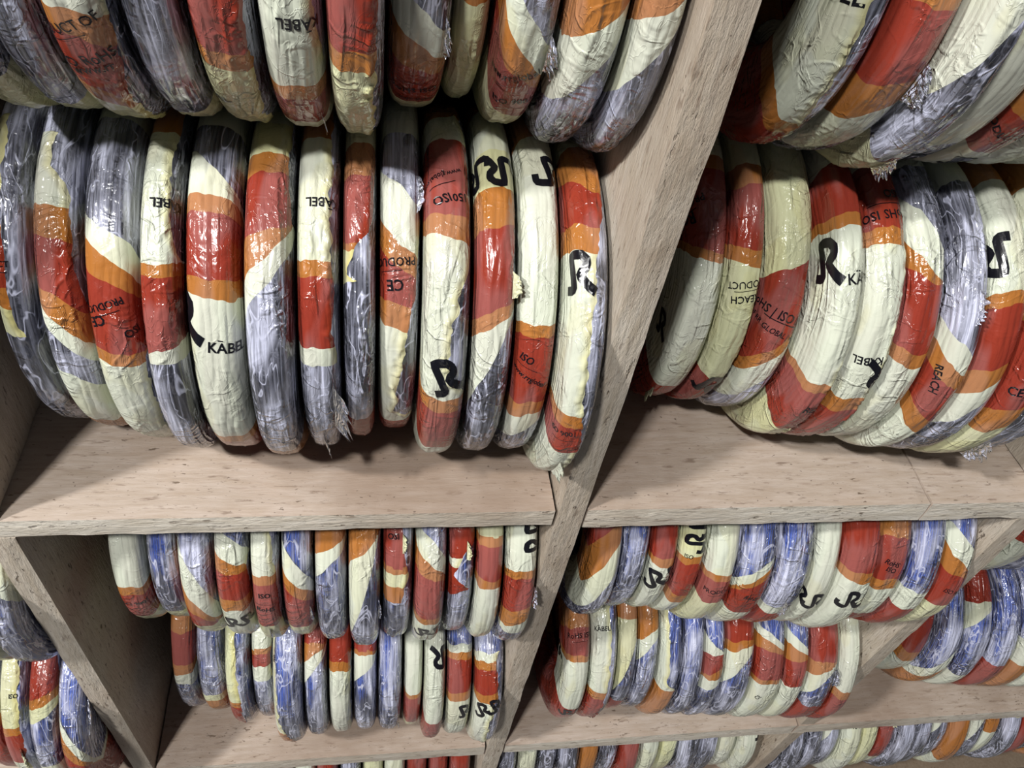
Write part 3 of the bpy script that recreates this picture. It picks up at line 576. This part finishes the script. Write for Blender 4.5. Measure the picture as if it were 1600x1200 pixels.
 ('C1',12,0.1362,0.1167,-0.472,0.0191,'blue',[('K',-53.2,0),('W',-49.6,0),('O',-46.4,0),('R',-31.7,0),('O',-26.4,4.0),('W',N,0)],{'sm': [(-67.7,0.384),(-49.6,0.072),(-33.2,0.12),(-11.5,0.024)],'L': [('logo2',-22.3,-0.04,20,0.022)]}),
 ('D2',0,0.2341,0.1513,-0.179,0.0172,'blue',[('R',-40.0,-16.0),('O',-25.2,-30.9),('W',-5.7,-51.6),('K',N,0)],{}),
 ('D2',1,0.2683,0.1605,-0.179,0.0162,'blue',[('K',N,0)],{}),
 ('D2',2,0.3,0.1584,-0.179,0.0148,'blue',[('R',-20.7,0),('O',-16.5,3.6),('W',N,0)],{'sm': [(-34.2,0.192)],'L': [('logo2',-9.5,0.0,20,0.028)]}),
 ('D2',3,0.3299,0.1523,-0.179,0.0144,'blue',[('Y',-24.9,0),('O',-20.9,0),('R',0.0,0),('O',8.1,0),('W',N,0)],{'sm': [(-36.1,0.384)],'T': [('ISO',-24.2,-0.08,0,0.005)],'L': [('logo2',-33.8,0.0,80,0.024)]}),
 ('D2',4,0.3614,0.1402,-0.179,0.0163,'blue',[('W',-19.7,0),('O',-15.4,0),('R',-1.1,0),('Y',N,0)],{'sm': [(-40.0,0.202)],'T': [('PRODUCT',-9.4,0.0,5,0.006),('rule',-6.7,0.0,5,0.02)]}),
 ('D2',5,0.3992,0.1351,-0.179,0.0207,'blue',[('K',-25.6,-15.8),('W',-20.0,-17.3),('O',-15.7,-13.1),('R',4.1,0),('W',N,0)],{'T': [('RoHS',-7.0,0.0,-20,0.006)]}),
 ('D2',6,0.4414,0.1324,-0.179,0.0207,'blue',[('K',0.2,0),('W',5.5,0),('R',N,0)],{'F': [('clear',0.2,0.0,0.03,0.008)]}),
 ('D2',7,0.4771,0.1321,-0.179,0.0142,'blue',[('W',N,0)],{'L': [('logo2',-4.5,-0.16,0,0.026)]}),
 ('D2',8,0.5128,0.122,-0.179,0.0207,'blue',[('R',-26.2,3.8),('O',-20.6,4.2),('W',N,0)],{'sm': [(-44.9,0.216)],'L': [('logo2',-10.6,0.04,-5,0.026)]}),
 ('D2',9,0.555,0.1317,-0.179,0.0207,'blue',[('O',-39.8,0),('R',-18.6,0),('O',-12.1,0),('W',9.9,0),('R',N,0)],{'T': [('RoHS',-26.4,-0.04,-20,0.006),('ISO',-23.2,-0.04,-20,0.006)]}),
 ('D2',10,0.5945,0.1242,-0.179,0.018,'blue',[('K',-13.1,0),('W',-1.1,0),('R',N,0)],{'sm': [(-43.4,0.384)]}),
 ('D2',11,0.6324,0.1242,-0.179,0.0191,'blue',[('K',-40.3,16.9),('W',-29.1,15.6),('O',-21.8,6.9),('R',-2.9,0),('Y',N,0)],{'T': [('ISO 9001',-11.9,0.04,-20,0.006)]}),
 ('D1',0,0.2547,0.1401,-0.472,0.0172,'blue',[('O',-55.1,0),('R',-40.9,0),('O',-36.8,0),('W',-1.5,0),('R',N,0)],{'sm': [(-57.6,0.384)],'T': [('RoHS ISO',-50.4,0.0,3,0.007),('rule',-47.2,0.0,5,0.02)],'L': [('logo2',3.1,0.0,0,0.02),('logo',-34.6,-0.68,20,0.03)]}),
 ('D1',1,0.2909,0.1397,-0.472,0.0182,'blue',[('W',-17.4,0),('O',-11.1,0),('R',N,0)],{'sm': [(-60.3,0.048),(-17.4,0.072)],'T': [('KĀBEL',-53.4,-0.08,3,0.006)]}),
 ('D1',2,0.3241,0.1497,-0.472,0.0142,'blue',[('O',-54.7,0),('Y',-28.9,-59.3),('K',0.8,0),('R',N,0)],{}),
 ('D1',3,0.3539,0.1498,-0.472,0.0148,'blue',[('O',-46.8,-9.9),('W',-40.0,-20.9),('K',N,0)],{}),
 ('D1',4,0.3837,0.1373,-0.472,0.0142,'blue',[('W',-15.8,0),('O',N,0)],{'sm': [(-59.8,-0.096),(-20.7,-0.048),(-10.3,0.24)]}),
 ('D1',5,0.4133,0.1355,-0.472,0.0146,'blue',[('K',N,0)],{}),
 ('D1',6,0.4429,0.1329,-0.472,0.0142,'blue',[('K',-44.2,13.5),('W',-40.0,0),('R',-29.7,-7.9),('O',-25.6,0),('W',-18.9,-9.6),('K',N,0)],{}),
 ('D1',7,0.4786,0.1304,-0.472,0.0206,'blue',[('R',-47.8,0),('O',-42.7,-3.4),('W',-33.8,-26.2),('K',N,0)],{}),
 ('D1',8,0.5207,0.1259,-0.472,0.0207,'blue',[('K',-51.4,13.1),('W',-46.7,10.0),('O',-42.0,3.5),('R',-26.1,0),('O',-22.7,0),('W',N,0)],{'T': [('CE',-12.7,-0.12,60,0.006)]}),
 ('D1',9,0.5587,0.1238,-0.472,0.0165,'blue',[('K',-48.1,16.7),('W',-42.7,10.4),('O',-37.0,0),('R',-21.7,0),('W',N,0)],{}),
 ('D1',10,0.5972,0.1193,-0.472,0.0207,'blue',[('R',-38.8,0),('O',-33.6,-7.6),('W',-27.3,-25.0),('K',-4.5,0),('R',N,0)],{'F': [('clear',-28.1,0.132,0.03,0.012)]}),
 ('D1',11,0.6329,0.1162,-0.472,0.0142,'blue',[('W',-18.8,0),('O',-13.6,0),('R',N,0)],{}),
 ('F2',0,0.6947,0.1914,-0.179,0.0178,'blue',[('W',-27.8,0),('K',1.6,0),('W',N,0)],{}),
 ('F2',1,0.7342,0.1896,-0.179,0.0178,'blue',[('O',-34.5,0),('K',-4.4,0),('W',N,0)],{}),
 ('F2',2,0.7809,0.1908,-0.179,0.0178,'blue',[('R',-7.9,0),('W',N,0)],{}),
 ('F2',3,0.8245,0.1893,-0.179,0.0178,'blue',[('K',N,0)],{}),
 ('F2',4,0.8687,0.1878,-0.179,0.0178,'blue',[('W',-3.1,0),('R',N,0)],{}),
 ('F1',0,0.7311,0.1907,-0.472,0.0178,'blue',[('O',-28.7,0),('W',-17.1,0),('K',N,0)],{}),
 ('F1',1,0.7802,0.1831,-0.472,0.0172,'blue',[('R',-8.8,0),('O',0.1,0),('W',N,0)],{}),
 ('F1',2,0.8154,0.1619,-0.472,0.0172,'blue',[('K',-14.7,-33.3),('W',0.4,-28.1),('O',N,0)],{}),
 ('F1',3,0.8555,0.1557,-0.472,0.0178,'blue',[('R',-53.2,0),('W',-44.3,-14.5),('K',-0.6,0),('W',N,0)],{}),
 ('F1',4,0.8994,0.1512,-0.472,0.0178,'blue',[('K',-12.7,0),('R',N,0)],{}),
 ('F1',5,0.9385,0.1471,-0.472,0.0178,'blue',[('K',-32.8,0),('W',-14.0,0),('O',N,0)],{}),
 ('F1',6,0.9845,0.1445,-0.472,0.0178,'blue',[('R',-32.9,0),('W',N,0)],{}),
 ('E2',0,-0.4136,0.1294,-0.179,0.0158,'blue',[('W',-18.8,0),('K',N,0)],{}),
 ('E2',1,-0.3811,0.1269,-0.179,0.0158,'blue',[('K',2.6,0),('Y',N,0)],{}),
 ('E2',2,-0.3486,0.1243,-0.179,0.0158,'blue',[('W',-29.6,15.4),('K',N,0)],{'L': []}),
 ('E1',0,-0.4786,0.1364,-0.472,0.0158,'blue',[('K',-36.4,0),('Y',-29.8,0),('R',N,0)],{}),
 ('E1',1,-0.4461,0.123,-0.472,0.0158,'blue',[('K',-42.7,0),('Y',-32.5,0),('O',-24.7,0),('R',17.0,0),('Y',N,0)],{}),
 ('E1',2,-0.4136,0.1101,-0.472,0.0158,'blue',[('Y',-31.9,0),('O',-26.7,0),('R',-8.8,0),('W',N,0)],{'sm': [(-64.8,0.096),(-33.6,0.096)],'T': [('ISO',-46.2,0.04,0,0.005)],'F': [('cream',-11.6,0.044,0.04,0.012)]}),
 ('E1',3,-0.3811,0.1005,-0.472,0.0158,'blue',[('R',-50.1,-5.5),('O',-45.3,-5.7),('Y',-38.5,-9.2),('K',-11.8,0),('W',N,0)],{'sm': [(-67.6,0.168),(-48.7,0.384)]}),
 ('E1',4,-0.3486,0.0944,-0.472,0.0158,'blue',[('K',-32.3,36.6),('W',-24.5,34.5),('O',-17.0,18.5),('R',N,0)],{'sm': [(-69.2,0.384)],'F': [('clear',-38.7,0.264,0.06,0.012)]}),
 ('H',0,-0.285,0.144,-0.8,0.0168,'grey',[('O',-60.0,0),('W',N,0)],{}),
 ('H',1,-0.2505,0.15,-0.8,0.0168,'grey',[('K',N,0)],{}),
 ('H',2,-0.216,0.156,-0.8,0.0168,'grey',[('R',-60.0,0),('O',N,0)],{}),
 ('H',3,-0.1815,0.144,-0.8,0.0168,'grey',[('W',N,0)],{}),
 ('H',4,-0.147,0.15,-0.8,0.0168,'grey',[('R',N,0)],{}),
 ('H',5,-0.1125,0.156,-0.8,0.0168,'grey',[('K',-58.0,0),('W',N,0)],{}),
 ('H',6,-0.078,0.144,-0.8,0.0168,'grey',[('O',-60.0,0),('R',N,0)],{}),
 ('H',7,-0.0435,0.15,-0.8,0.0168,'grey',[('R',-60.0,0),('K',N,0)],{}),
 ('H',8,-0.009,0.156,-0.8,0.0168,'grey',[('Y',N,0)],{}),
 ('H',9,0.0255,0.144,-0.8,0.0168,'grey',[('R',-66.0,0),('O',-50.0,0),('W',N,0)],{}),
 ('H',10,0.06,0.15,-0.8,0.0168,'grey',[('K',-62.0,0),('R',N,0)],{}),
 ('H',11,0.0945,0.156,-0.8,0.0168,'grey',[('O',-60.0,0),('R',N,0)],{}),
 ('H',12,0.129,0.144,-0.8,0.0168,'grey',[('W',-63.0,0),('R',N,0)],{}),
 ('I',0,0.205,0.146,-0.8,0.0168,'grey',[('K',N,0)],{}),
 ('I',1,0.2395,0.152,-0.8,0.0168,'grey',[('K',-58.0,30.0),('W',N,0)],{}),
 ('I',2,0.274,0.158,-0.8,0.0168,'grey',[('W',-55.0,-30.0),('K',N,0)],{}),
 ('I',3,0.3085,0.146,-0.8,0.0168,'grey',[('K',N,0)],{}),
 ('I',4,0.343,0.152,-0.8,0.0168,'grey',[('R',-58.0,0),('O',N,0)],{}),
 ('I',5,0.3775,0.158,-0.8,0.0168,'grey',[('O',-56.0,30.0),('Y',-45.0,0),('K',N,0)],{}),
 ('I',6,0.412,0.146,-0.8,0.0168,'grey',[('R',N,0)],{}),
 ('I',7,0.4465,0.152,-0.8,0.0168,'grey',[('W',N,0)],{'L': [('logo',-48,0.0,10,0.03)]}),
 ('I',8,0.481,0.158,-0.8,0.0168,'grey',[('R',-62.0,0),('O',-52.0,-30.0),('Y',N,0)],{}),
 ('I',9,0.5155,0.146,-0.8,0.0168,'grey',[('Y',-60.0,0),('K',N,0)],{}),
 ('I',10,0.55,0.152,-0.8,0.0168,'grey',[('K',N,0)],{}),
 ('I',11,0.5845,0.158,-0.8,0.0168,'grey',[('W',N,0)],{}),
 ('I',12,0.619,0.146,-0.8,0.0168,'grey',[('R',-60.0,0),('O',-50.0,0),('W',N,0)],{'L': [('logo',-35,0.1,5,0.03)]}),
 ('J',0,0.7,0.134,-0.8,0.0168,'grey',[('K',N,0)],{}),
 ('J',1,0.7345,0.14,-0.8,0.0168,'grey',[('K',N,0)],{}),
 ('J',2,0.769,0.146,-0.8,0.0168,'grey',[('W',-38.0,-40.0),('K',N,0)],{}),
 ('J',3,0.8035,0.134,-0.8,0.0168,'grey',[('W',N,0)],{'T': [('KĀBEL',-40,0.05,4,0.007)]}),
 ('J',4,0.838,0.14,-0.8,0.0168,'grey',[('Y',N,0)],{}),
 ('J',5,0.8725,0.146,-0.8,0.0168,'grey',[('Y',-58.0,30.0),('O',-45.0,10.0),('R',0.0,0),('W',N,0)],{'F': [('cream',-40,0.05,0.04,0.014)]}),
 ('J',6,0.907,0.134,-0.8,0.0168,'grey',[('K',N,0)],{}),
 ('J',7,0.9415,0.14,-0.8,0.0168,'grey',[('W',-62.0,0),('K',N,0)],{}),
 ('J',8,0.976,0.146,-0.8,0.0168,'grey',[('O',-52.0,0),('W',-38.0,-40.0),('K',N,0)],{}),
 ('J',9,1.0105,0.134,-0.8,0.0168,'grey',[('W',-46.0,0),('O',5.0,0),('W',N,0)],{}),
 ('J',10,1.045,0.14,-0.8,0.0168,'grey',[('Y',-50.0,-30.0),('W',-30.0,-40.0),('K',N,0)],{}),
 ('J',11,1.0795,0.146,-0.8,0.0168,'grey',[('R',-34.0,0),('O',-22.0,0),('W',N,0)],{}),
 ('J',12,1.114,0.134,-0.8,0.0168,'grey',[('O',-52.0,0),('Y',-40.0,0),('K',N,0)],{}),
 ('J',13,1.1485,0.14,-0.8,0.0168,'grey',[('W',-50.0,0),('R',N,0)],{}),
 ('J',14,1.183,0.146,-0.8,0.0168,'grey',[('K',N,0)],{}),
 ('J',15,1.2175,0.134,-0.8,0.0168,'grey',[('R',-40.0,0),('O',N,0)],{}),
 ('J',16,1.252,0.14,-0.8,0.0168,'grey',[('W',N,0)],{}),
 ('J',17,1.2865,0.146,-0.8,0.0168,'grey',[('K',N,0)],{}),
 ('J',18,1.321,0.134,-0.8,0.0168,'grey',[('R',-40.0,0),('W',N,0)],{}),
]

CW = {'W': 'white', 'Y': 'cream', 'O': 'orange', 'R': 'red', 'K': 'clear'}
ORD = ['first', 'second', 'third', 'fourth', 'fifth', 'sixth', 'seventh', 'eighth', 'ninth', 'tenth', 'eleventh', 'twelfth', 'thirteenth', 'fourteenth', 'fifteenth', 'sixteenth', 'seventeenth', 'eighteenth', 'nineteenth']
PLACE = {'A1': 'lower row, upper left bay', 'A2': 'upper row, upper left bay', 'B1': 'lower row, upper right bay', 'B2': 'upper row, upper right bay',
         'C1': 'lower row, bottom middle bay', 'C2': 'upper row, bottom middle bay', 'D1': 'lower row, bottom right bay', 'D2': 'upper row, bottom right bay',
         'E1': 'lower row, leftmost bottom bay', 'E2': 'upper row, leftmost bottom bay', 'F1': 'lower row, rightmost bottom bay', 'F2': 'upper row, rightmost bottom bay',
         'H': 'lowest row, middle bay', 'I': 'lowest row, right bay', 'J': 'lowest row, rightmost bay'}
for key, idx, x, yc, z, a, cable, bands, opt in COILS:
    root, _ = build_coil(key, idx, x, yc, z, a, cable, bands, opt)
    seq = []
    for q in bands:
        c = CW[q[0]]
        if c not in seq: seq.append(c)
    seq = seq[:3]
    cols = seq[0] if len(seq) == 1 else ' and '.join([', '.join(seq[:-1]), seq[-1]])
    root['label'] = '%s film on %s cable, %s from left, %s' % (cols, cable, ORD[idx], PLACE[key])
    root['category'] = 'cable coil'
    root['group'] = 'wrapped cable coils, ' + PLACE[key]
